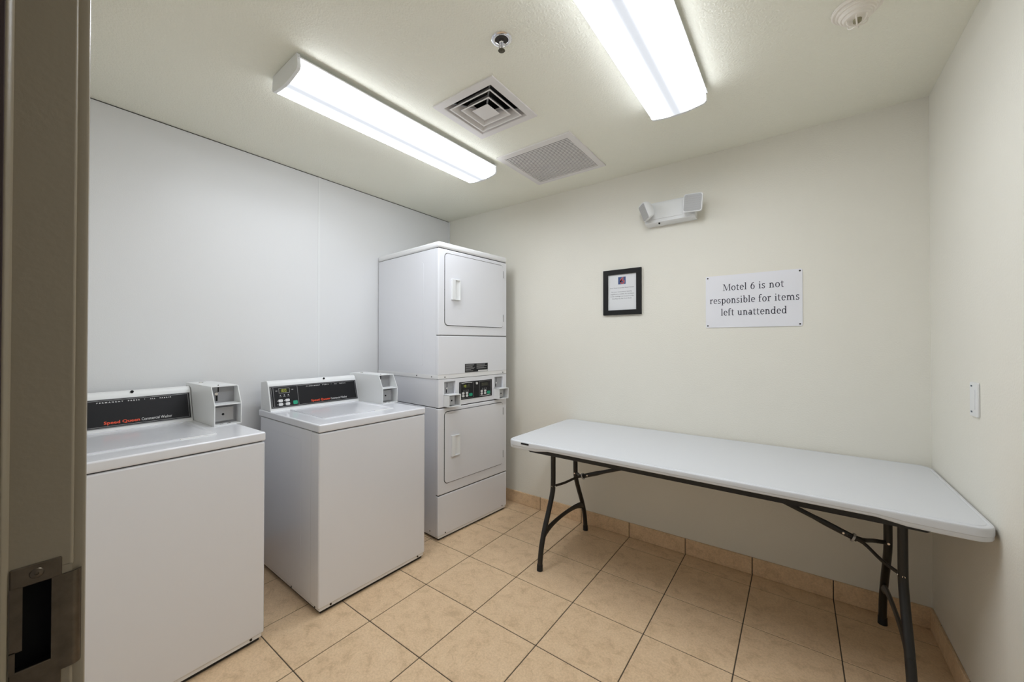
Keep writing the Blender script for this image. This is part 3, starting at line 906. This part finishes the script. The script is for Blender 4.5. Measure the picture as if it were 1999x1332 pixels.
# ================================================================== WALL ITEMS
# ---- serif sign lettering
def glyph_prims():
    R = lambda a, b, c, d: ('R', a, b, c, d)
    E = lambda cx, cy, rx, ry, tx, ty, a0=0, a1=360: ('E', cx, cy, rx, ry, tx, ty, a0, a1)
    Q = lambda *p: ('Q', p)
    S = 0.098
    def stem(x, y0, y1): return R(x, y0, x + S, y1)
    def foot(x, y=0.0, l=0.065, r=0.06): return R(x - l, y, x + S + r, y + 0.036)
    def flag(x, y): return Q((x - 0.07, y - 0.045), (x - 0.07, y - 0.015), (x + S * 0.6, y + 0.012), (x + S, y + 0.012), (x + S, y - 0.05), (x, y - 0.05))
    g = {}
    g['o'] = (0.54, [E(0.27, 0.24, 0.23, 0.255, 0.082, 0.042)])
    g['e'] = (0.49, [E(0.255, 0.24, 0.215, 0.255, 0.082, 0.045, 0, 318), R(0.10, 0.235, 0.465, 0.272)])
    g['t'] = (0.36, [R(0.10, 0.10, 0.182, 0.60), R(0.02, 0.435, 0.33, 0.475), E(0.225, 0.115, 0.125, 0.13, 0.082, 0.045, 180, 320), Q((0.10, 0.47), (0.182, 0.47), (0.182, 0.61))])
    g['l'] = (0.29, [stem(0.095, 0, 0.72), foot(0.095), flag(0.095, 0.72)])
    g['i'] = (0.29, [stem(0.095, 0, 0.46), foot(0.095), flag(0.095, 0.47), E(0.135, 0.645, 0.055, 0.055, 0.0549, 0.0549)])
    g['s'] = (0.42, [E(0.205, 0.365, 0.150, 0.130, 0.065, 0.045, 25, 262), E(0.205, 0.125, 0.165, 0.140, 0.068, 0.045, -165, 82), Q((0.095, 0.30), (0.12, 0.335), (0.36, 0.19), (0.325, 0.155)), R(0.30, 0.385, 0.342, 0.485), R(0.045, 0.005, 0.085, 0.115)])
    g['n'] = (0.58, [stem(0.095, 0, 0.46), foot(0.095), flag(0.095, 0.47), E(0.300, 0.295, 0.165, 0.200, 0.082, 0.058, 0, 150), stem(0.383, 0, 0.30), foot(0.383)])
    g['m'] = (0.89, [stem(0.095, 0, 0.46), foot(0.095), flag(0.095, 0.47), E(0.300, 0.295, 0.165, 0.200, 0.082, 0.058, 0, 150), stem(0.383, 0, 0.30), foot(0.383),
                     E(0.600, 0.295, 0.165, 0.200, 0.082, 0.058, 0, 150), stem(0.683, 0, 0.30), foot(0.683)])
    g['r'] = (0.42, [stem(0.095, 0, 0.46), foot(0.095, r=0.09), flag(0.095, 0.47), E(0.315, 0.315, 0.150, 0.180, 0.05, 0.06, 75, 155), E(0.345, 0.435, 0.048, 0.052, 0.0479, 0.0519)])
    g['p'] = (0.56, [stem(0.095, -0.20, 0.46), foot(0.095, -0.20), flag(0.095, 0.47), E(0.300, 0.24, 0.215, 0.255, 0.082, 0.042)])
    g['b'] = (0.55, [stem(0.085, 0.02, 0.72), flag(0.085, 0.72), E(0.290, 0.24, 0.215, 0.255, 0.082, 0.042)])
    g['d'] = (0.57, [stem(0.385, 0, 0.72), flag(0.385, 0.72), E(0.260, 0.24, 0.215, 0.255, 0.082, 0.042), R(0.385, 0, 0.53, 0.036)])
    g['a'] = (0.49, [E(0.205, 0.145, 0.165, 0.155, 0.078, 0.042), stem(0.305, 0.04, 0.34), E(0.232, 0.330, 0.155, 0.165, 0.082, 0.048, 0, 155), R(0.305, 0, 0.455, 0.036), R(0.305, 0, 0.387, 0.10)])
    g['u'] = (0.58, [stem(0.085, 0.17, 0.47), R(0.02, 0.434, 0.10, 0.47), E(0.250, 0.180, 0.165, 0.195, 0.082, 0.058, 180, 330), stem(0.375, 0, 0.47), R(0.31, 0.434, 0.40, 0.47), R(0.40, 0, 0.53, 0.036)])
    g['f'] = (0.36, [stem(0.095, 0, 0.58), foot(0.095, r=0.09), R(0.02, 0.435, 0.33, 0.475), E(0.270, 0.57, 0.175, 0.165, 0.082, 0.05, 70, 180), E(0.325, 0.685, 0.046, 0.05, 0.0459, 0.0499)])
    g['M'] = (0.92, [R(0.125, 0, 0.165, 0.68), R(0.03, 0, 0.26, 0.036), R(0.03, 0.644, 0.20, 0.68), stem(0.735, 0, 0.68), R(0.65, 0, 0.89, 0.036), R(0.70, 0.644, 0.89, 0.68),
                     Q((0.125, 0.68), (0.235, 0.68), (0.475, 0.115), (0.43, 0.0)), Q((0.43, 0.0), (0.465, 0.0), (0.755, 0.68), (0.715, 0.68))])
    g['6'] = (0.54, [E(0.27, 0.215, 0.215, 0.230, 0.082, 0.042), E(0.470, 0.235, 0.415, 0.465, 0.085, 0.05, 100, 182)])
    g[' '] = (0.30, [])
    return g
GLYPH = glyph_prims()

def serif_bm(s):
    bm = bmesh.new()
    x = 0.0
    for ch in s:
        adv, prims = GLYPH[ch]
        for p in prims:
            if p[0] == 'R':
                vs = [bm.verts.new((x + a, b, 0)) for a, b in ((p[1], p[2]), (p[3], p[2]), (p[3], p[4]), (p[1], p[4]))]
                bm.faces.new(vs)
            elif p[0] == 'Q':
                f = bm.faces.new([bm.verts.new((x + a, b, 0)) for a, b in p[1]])
            else:
                _, cx, cy, rx, ry, tx, ty, a0, a1 = p
                if tx < rx * 0.95: tx, ty = tx * 1.2, ty * 1.3
                n = max(8, int((a1 - a0) / 12))
                prev = None
                for k in range(n + 1):
                    a = rad(a0 + (a1 - a0) * k / n)
                    o = bm.verts.new((x + cx + rx * math.cos(a), cy + ry * math.sin(a), 0))
                    i = bm.verts.new((x + cx + (rx - tx) * math.cos(a), cy + (ry - ty) * math.sin(a), 0))
                    if prev:
                        bm.faces.new((prev[0], o, i, prev[1]))
                    prev = (o, i)
        x += adv + 0.012
    bm.normal_update()
    for f in bm.faces:
        if f.normal.z < 0:
            f.normal_flip()
    return bm

BW = lambda x, z, y=0.0: face_matrix((x, y, z), (1, 0, 0), (0, 0, 1))   # back wall: u right, v up, n towards the room

def make_sign():
    x0, x1, z0, z1 = 2.1700, 2.6300, 1.393, 1.6985
    cx, cz = (x0 + x1) / 2, (z0 + z1) / 2
    t = thing('wall_sign', 'white rectangular notice with dark serif lettering screwed to the wall', 'sign', (cx, 0, cz))
    m = face_matrix((0, -0.0005, 0), (1, 0, 0), (0, 0, 1))
    hw, hh = (x1 - x0) / 2, (z1 - z0) / 2
    bm = bmesh.new(); prism(bm, rrect(-hw, hw, -hh, hh, 0.008), 'z', 0, 0.0035)
    b = obj('board', bm, 'sign_white', t, mtx=m)
    for s, u0, u1, v in (('Motel 6 is not', -0.140, 0.150, 0.062), ('responsible for items', -0.208, 0.216, -0.012), ('left unattended', -0.150, 0.162, -0.083)):
        bm = serif_bm(s)
        a, bb, _, _ = bounds(bm)
        sc = (u1 - u0) / (bb - a)
        for v2 in bm.verts:
            v2.co = Vector((u0 + (v2.co.x - a) * sc, v + v2.co.y * (0.0560), 0.0039))
        obj('lettering', bm, 'sign_ink', b, smooth=False, mtx=m)
    for u in (-1, 1):
        for v in (-1, 1):
            bm = bmesh.new(); lathe(bm, [(0, 0.0058), (0.0025, 0.0056), (0.0042, 0.0044), (0.0044, 0.0034), (0, 0.0034)], 14, m @ Matrix.Translation((u * (hw - 0.011), v * (hh - 0.011), 0)))
            obj('screw', bm, 'black_steel', t)
make_sign()

def make_frame():
    x0, x1, z0, z1 = 1.529, 1.790, 1.4935, 1.803
    cx, cz = (x0 + x1) / 2, (z0 + z1) / 2
    t = thing('picture_frame', 'black framed paper notice with a small blue logo on the wall', 'picture frame', (cx, 0, cz))
    m = face_matrix((0, -0.0005, 0), (1, 0, 0), (0, 0, 1))
    hw, hh = (x1 - x0) / 2, (z1 - z0) / 2
    fw = 0.0325
    bm = bmesh.new()
    for pts in ([(-hw, -hh), (hw, -hh), (hw - fw, -hh + fw), (-hw + fw, -hh + fw)], [(-hw, hh), (-hw + fw, hh - fw), (hw - fw, hh - fw), (hw, hh)],
                [(-hw, -hh), (-hw + fw, -hh + fw), (-hw + fw, hh - fw), (-hw, hh)], [(hw, -hh), (hw, hh), (hw - fw, hh - fw), (hw - fw, -hh + fw)]):
        prism(bm, pts, 'z', 0, 0.016)
    obj('frame', bm, 'frame_black', t, mtx=m)
    pw, ph = hw - fw + 0.001, hh - fw + 0.001
    paper = obj('paper', plate(-pw, pw, -ph, ph, 0.002, 0.006), 'paper', t, mtx=m)
    # emblem: blue square carrying a red 6 with a pale outline
    obj('logo_square', plate(-0.027, 0.025, 0.054, 0.104, 0.006, 0.0064), 'logo_blue', paper, mtx=m)
    def six(out, mname, n):
        bm = bmesh.new()
        for cx2, cy2, rx, ry, th, a0, a1 in ((0.002, 0.0705, 0.0155, 0.0150, 0.0080, 0, 360), (0.0125, 0.0700, 0.0260, 0.0315, 0.0085, 95, 185)):
            prev = None
            for k in range(29):
                a = rad(a0 + (a1 - a0) * k / 28)
                o = bm.verts.new((cx2 + (rx + out) * math.cos(a), cy2 + (ry + out) * math.sin(a), n))
                i = bm.verts.new((cx2 + (rx - th - out) * math.cos(a), cy2 + (ry - th - out) * math.sin(a), n))
                if prev: bm.faces.new((prev[0], o, i, prev[1]))
                prev = (o, i)
        obj('logo_numeral', bm, mname, paper, smooth=False, mtx=m)
    six(0.0014, 'grey_print', 0.0066)
    six(0.0, 'logo_red', 0.0068)
    for s, u0, u1, v, h in (('Dear Motel 6 Laundry Room Guests', -0.084, 0.080, 0.0255, 0.0085),
                            ('For your convenience, laundry', -0.074, 0.066, -0.002, 0.009), ('supplies are available for purchase', -0.080, 0.079, -0.0175, 0.009),
                            ('in the vending area located on the', -0.080, 0.079, -0.033, 0.009), ('first floor by the Front Desk.', -0.068, 0.066, -0.0485, 0.009)):
        obj('lettering', fit_text(text_bm(s), u0, u1, v, v + h, 0.0063), 'sign_ink', paper, smooth=False, mtx=m)
make_frame()

def make_emergency_light():
    t = thing('emergency_light', 'white twin-head emergency light on the wall near the ceiling', 'emergency light', (1.980, 0, 2.055))
    # body (local: x along wall, -y into room, z up)
    bm = bmesh.new()
    prism(bm, [(0.0, 0.0), (-0.044, 0.0), (-0.060, 0.011), (-0.062, 0.126), (-0.054, 0.138), (0.0, 0.138)], 'x', -0.150, 0.145, bevel=0.004)
    body = obj('housing', bm, 'plastic_white', t)
    bm = bmesh.new(); cyl(bm, (-0.064, -0.0490, 0.0075), (-0.064, -0.0535, 0.0015), 0.0062, 0.005, 14)
    obj('status_lamp', bm, 'black_hole', body)
    bm = bmesh.new()
    box(bm, -0.105, 0.072, -0.0635, -0.060, 0.030, 0.122, bevel=0.002); obj('cover_panel', bm, 'plastic_white', body)
    def head(c, aim, roll):
        aim = Vector(aim).normalized()
        z = Vector((0, 0, 1))
        u = z.cross(aim).normalized() * 1.0
        v = aim.cross(u)
        m = Matrix((u, v, aim)).transposed().to_4x4() @ Matrix.Rotation(rad(roll), 4, 'Z')
        m.translation = Vector(c)
        hs = 0.0525
        bm = bmesh.new()
        outl = rrect(-hs, hs, -hs, hs, 0.013, 5)
        lv = [(0.0, 1.0), (-0.010, 1.0), (-0.020, 0.97), (-0.034, 0.86), (-0.046, 0.66), (-0.054, 0.40)]
        rings = [[bm.verts.new((x * s, y * s, zz)) for x, y in outl] for zz, s in lv]
        n = len(outl)
        for a, b in zip(rings, rings[1:]):
            for k in range(n):
                bm.faces.new((a[k], b[k], b[(k + 1) % n], a[(k + 1) % n]))
        bm.faces.new(rings[0]); bm.faces.new(rings[-1][::-1])
        bmesh.ops.recalc_face_normals(bm, faces=bm.faces)
        h = obj('lamp_head', bm, 'plastic_white', t, mtx=m, angle=40)
        bm = bmesh.new(); prism(bm, rrect(-0.0475, 0.0475, -0.0475, 0.0475, 0.012, 5), 'z', -0.002, 0.0022)
        obj('lamp_lens', bm, 'plastic_lens', h, mtx=m)
        bm = bmesh.new()
        for k in range(7):
            box(bm, -0.042, 0.042, -0.040 + k * 0.0125, -0.037 + k * 0.0125, 0.002, 0.0032)
        obj('lens_rib', bm, 'plastic_lens', h, mtx=m)
        bm = bmesh.new()
        cyl(bm, m @ Vector((0, 0, -0.050)), Vector((c[0] * 0.80, -0.055, c[2] - 0.004)), 0.016, 0.018, 16)
        obj('swivel', bm, 'plastic_white', h)
    head((-0.139, -0.120, 0.070), (-0.77, -0.52, -0.36), 0)
    head((0.142, -0.120, 0.072), (-0.06, -1.0, -0.06), -5)
make_emergency_light()

def make_switch():
    t = thing('switch_plate', 'white rocker switch plate on the wall above the table end', 'switch', (W, -0.560, 1.109))
    m = face_matrix((-0.0004, 0, 0), (0, -1, 0), (0, 0, 1))
    bm = bmesh.new(); prism(bm, rrect(-0.0375, 0.0375, -0.0585, 0.0585, 0.005), 'z', 0, 0.0055, bevel=0.0015)
    p = obj('cover', bm, 'plastic_white', t, mtx=m)
    bm = bmesh.new(); box(bm, -0.0168, 0.0168, -0.0335, 0.0335, 0.005, 0.0078, bevel=0.0012); obj('rocker', bm, 'plastic_white', p, mtx=m)
    for v in (-0.0440, 0.0450):
        bm = bmesh.new(); box(bm, -0.026, -0.012, v - 0.0028, v + 0.0028, 0.0052, 0.0060); obj('mark', bm, 'switch_mark', p, mtx=m)
make_switch()

# ================================================================== CEILING ITEMS
def make_light(label, cx, cy, rotz):
    t = thing('ceiling_light', label, 'ceiling light', (cx, cy, H), rotz)
    L = 0.610
    bm = bmesh.new(); box(bm, -0.098, 0.098, -L + 0.004, L - 0.004, -0.022, -0.0005, bevel=0.002)
    obj('housing', bm, 'plastic_white', t)
    bm = bmesh.new(); box(bm, -0.124, 0.124, -L + 0.002, L - 0.002, -0.0265, -0.0205, bevel=0.001); obj('tray_lip', bm, 'plastic_white', t)
    def prof(s=1.0):
        pts = [(-0.116, -0.026), (-0.1185, -0.054), (-0.116, -0.062), (-0.109, -0.068)]
        pts += [(-0.109 + 0.218 * k / 10, -0.068 - 0.012 * math.sin(math.pi * k / 10)) for k in range(1, 10)]
        pts += [(0.109, -0.068), (0.116, -0.062), (0.1185, -0.054), (0.116, -0.026)]
        return [(x * s, z) for x, z in pts]
    bm = bmesh.new(); prism(bm, prof(), 'y', -L + 0.012, L - 0.012)
    obj('lens', bm, 'lamp_lens', t, angle=50)
    for s in (-1, 1):
        bm = bmesh.new()
        pr = [(x * 1.015, z - 0.0015) for x, z in prof()] + [(0.112, -0.004), (-0.112, -0.004)]
        a, b = sorted((s * (L - 0.013), s * L))
        prism(bm, pr, 'y', a, b)
        obj('end_cap', bm, 'plastic_white', t)
make_light('lit wraparound fluorescent ceiling light above the washing machines', 0.960, -1.280, rad(-1.6))
make_light('lit wraparound fluorescent ceiling light above the folding table side', 2.168, -1.290, rad(-0.2))

def make_diffuser():
    cx, cy, ho = DIF
    t = thing('air_diffuser', 'square stepped white air diffuser in the ceiling between the lights', 'air vent', (cx, cy, H), rad(0))
    bm = bmesh.new()
    o = 0.182
    for pts in ([(-o, -o), (o, -o), (ho - 0.002, -ho + 0.002), (-ho + 0.002, -ho + 0.002)], [(o, -o), (o, o), (ho - 0.002, ho - 0.002), (ho - 0.002, -ho + 0.002)],
                [(o, o), (-o, o), (-ho + 0.002, ho - 0.002), (ho - 0.002, ho - 0.002)], [(-o, o), (-o, -o), (-ho + 0.002, -ho + 0.002), (-ho + 0.002, ho - 0.002)]):
        prism(bm, pts, 'z', -0.007, -0.0004)
    obj('flange', bm, 'vent_white', t)
    def cone(bm, lo, zlo, hi, zhi, th=0.0012, lip=0.007):
        # square funnel flaring downwards with a flat rolled lip
        sq = lambda h, z: [(-h, -h, z), (h, -h, z), (h, h, z), (-h, h, z)]
        loops = [sq(hi, zhi), sq(lo - lip, zlo), sq(lo, zlo), sq(lo, zlo + th), sq(lo - lip, zlo + th * 2), sq(hi + th, zhi + th)]
        vs = [[bm.verts.new(p) for p in l] for l in loops]
        for a, b in zip(vs, vs[1:] + vs[:1]):
            for k in range(4):
                bm.faces.new((a[k], a[(k + 1) % 4], b[(k + 1) % 4], b[k]))
    bm = bmesh.new(); cone(bm, ho - 0.002, -0.006, ho - 0.022, 0.030, lip=0.002); bmesh.ops.recalc_face_normals(bm, faces=bm.faces); obj('vane_ring', bm, 'vent_white', t, smooth=False)
    for lo, hi in ((0.126, 0.092), (0.087, 0.054)):
        bm = bmesh.new(); cone(bm, lo, -0.010, hi, 0.028); bmesh.ops.recalc_face_normals(bm, faces=bm.faces)
        obj('vane_ring', bm, 'vent_white', t, smooth=False)
    bm = bmesh.new(); box(bm, -0.048, 0.048, -0.048, 0.048, -0.010, -0.007, bevel=0.001, seg=1)
    obj('centre_plate', bm, 'vent_white', t)
    for a in (45, 135, 225, 315):
        bm = bmesh.new()
        d = Vector((math.cos(rad(a)), math.sin(rad(a)), 0))
        tube(bm, [d * 0.05 + Vector((0, 0, 0.004)), d * 0.175 + Vector((0, 0, 0.024))], 0.004, 6)
        obj('corner_strut', bm, 'steel_grey', t)
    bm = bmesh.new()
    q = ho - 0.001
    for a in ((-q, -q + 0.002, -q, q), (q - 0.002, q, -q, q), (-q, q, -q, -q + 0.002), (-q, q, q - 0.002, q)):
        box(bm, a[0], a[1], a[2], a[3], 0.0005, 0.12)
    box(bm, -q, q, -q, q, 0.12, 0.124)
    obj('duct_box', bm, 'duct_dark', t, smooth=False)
make_diffuser()

def make_grille():
    x0, x1, y0, y1 = GRL
    cx, cy = (x0 + x1) / 2, (y0 + y1) / 2
    hx, hy = (x1 - x0) / 2, (y1 - y0) / 2
    t = thing('return_grille', 'square louvred return air grille in the ceiling near the back wall', 'air vent', (cx, cy, H))
    fw = 0.036
    bm = bmesh.new()
    for pts in ([(-hx, -hy), (hx, -hy), (hx - fw, -hy + fw), (-hx + fw, -hy + fw)], [(hx, -hy), (hx, hy), (hx - fw, hy - fw), (hx - fw, -hy + fw)],
                [(hx, hy), (-hx, hy), (-hx + fw, hy - fw), (hx - fw, hy - fw)], [(-hx, hy), (-hx, -hy), (-hx + fw, -hy + fw), (-hx + fw, hy - fw)]):
        prism(bm, pts, 'z', -0.008, -0.0004)
    obj('flange', bm, 'vent_white', t)
    n = 27
    bm = bmesh.new()
    prism(bm, [(0.0040, -0.0062), (0.0038, -0.0070), (-0.0040, -0.0054), (-0.0038, -0.0046)], 'x', -hx + fw - 0.001, hx - fw + 0.001)
    first = None
    for k in range(n):
        y = -hy + fw + (2 * (hy - fw)) * (k + 0.5) / n
        if first is None:
            s = obj('slat', bm, 'vent_white', t, smooth=False); first = s.data
        else:
            s = bpy.data.objects.new('slat', first); COL.objects.link(s); s.parent = t
        s.location = (0, y, 0)
    q = hx - 0.032; p = hy - 0.032
    bm = bmesh.new()
    box(bm, -q, -q + 0.002, -p, p, 0.0005, 0.10); box(bm, q - 0.002, q, -p, p, 0.0005, 0.10)
    box(bm, -q, q, -p, -p + 0.002, 0.0005, 0.10); box(bm, -q, q, p - 0.002, p, 0.0005, 0.10)
    box(bm, -q, q, -p, p, 0.10, 0.104)
    obj('duct_box', bm, 'duct_grey', t, smooth=False)
make_grille()

def make_sprinkler():
    t = thing('sprinkler_head', 'chrome fire sprinkler head in the ceiling', 'sprinkler', (1.730, -1.457, H))
    bm = bmesh.new()
    lathe(bm, [(0.0245, -0.0004), (0.0385, -0.0004), (0.0385, -0.002), (0.0355, -0.0045), (0.0300, -0.0055), (0.0255, -0.0045), (0.0240, -0.002), (0.0235, -0.0004)], 40)
    obj('escutcheon', bm, 'chrome', t)
    bm = bmesh.new(); lathe(bm, [(0.0, -0.0008), (0.0240, -0.0008), (0.0240, -0.0022), (0.0, -0.0022)], 32); obj('cup', bm, 'gap_shade', t)
    bm = bmesh.new(); lathe(bm, [(0, -0.002), (0.0105, -0.002), (0.0105, -0.014), (0.0085, -0.016), (0, -0.016)], 6); obj('body', bm, 'chrome', t)
    for s in (-1, 1):
        bm = bmesh.new(); tube(bm, smooth_path([(s * 0.0085, 0, -0.015), (s * 0.0115, 0, -0.026), (s * 0.008, 0, -0.036), (s * 0.002, 0, -0.042)], 4), 0.0022, 8)
        obj('frame_arm', bm, 'chrome', t)
    bm = bmesh.new(); cyl(bm, (0, 0, -0.016), (0, 0, -0.043), 0.0026, 0.0022, 10); obj('bulb', bm, 'steel_grey', t)
    bm = bmesh.new(); lathe(bm, [(0, -0.0425), (0.0125, -0.0425), (0.0130, -0.0440), (0.003, -0.0445), (0.0025, -0.047), (0, -0.047)], 20); obj('deflector', bm, 'brass_dark', t)
make_sprinkler()

def make_detector():
    t = thing('smoke_detector', 'round ivory ringed detector on the ceiling near the corner', 'smoke detector', (2.772, -0.838, H))
    bm = bmesh.new(); lathe(bm, [(0, -0.0004), (0.068, -0.0004), (0.068, -0.006), (0.064, -0.010), (0, -0.010)], 48); obj('base', bm, 'detector_ivory', t)
    bm = bmesh.new()
    lathe(bm, [(0, -0.010), (0.056, -0.010), (0.0565, -0.018), (0.053, -0.020), (0.0505, -0.0195), (0.0475, -0.022), (0.0465, -0.029), (0.043, -0.031), (0.040, -0.0305), (0.037, -0.033), (0.036, -0.040), (0.0325, -0.042), (0, -0.042)], 48)
    obj('cover', bm, 'detector_ivory', t)
    for a in range(0, 360, 60):
        bm = bmesh.new()
        c, s = math.cos(rad(a + 20)), math.sin(rad(a + 20))
        tube(bm, smooth_path([(0.029 * c, 0.029 * s, -0.040), (0.028 * c, 0.028 * s, -0.052), (0.018 * c, 0.018 * s, -0.060), (0.0, 0.0, -0.062)], 3), 0.0022, 6)
        obj('cage_rib', bm, 'detector_ivory', t)
    bm = bmesh.new(); lathe(bm, [(0, -0.041), (0.012, -0.041), (0.011, -0.050), (0, -0.053)], 20); obj('sensor', bm, 'sensor_olive', t)
make_detector()
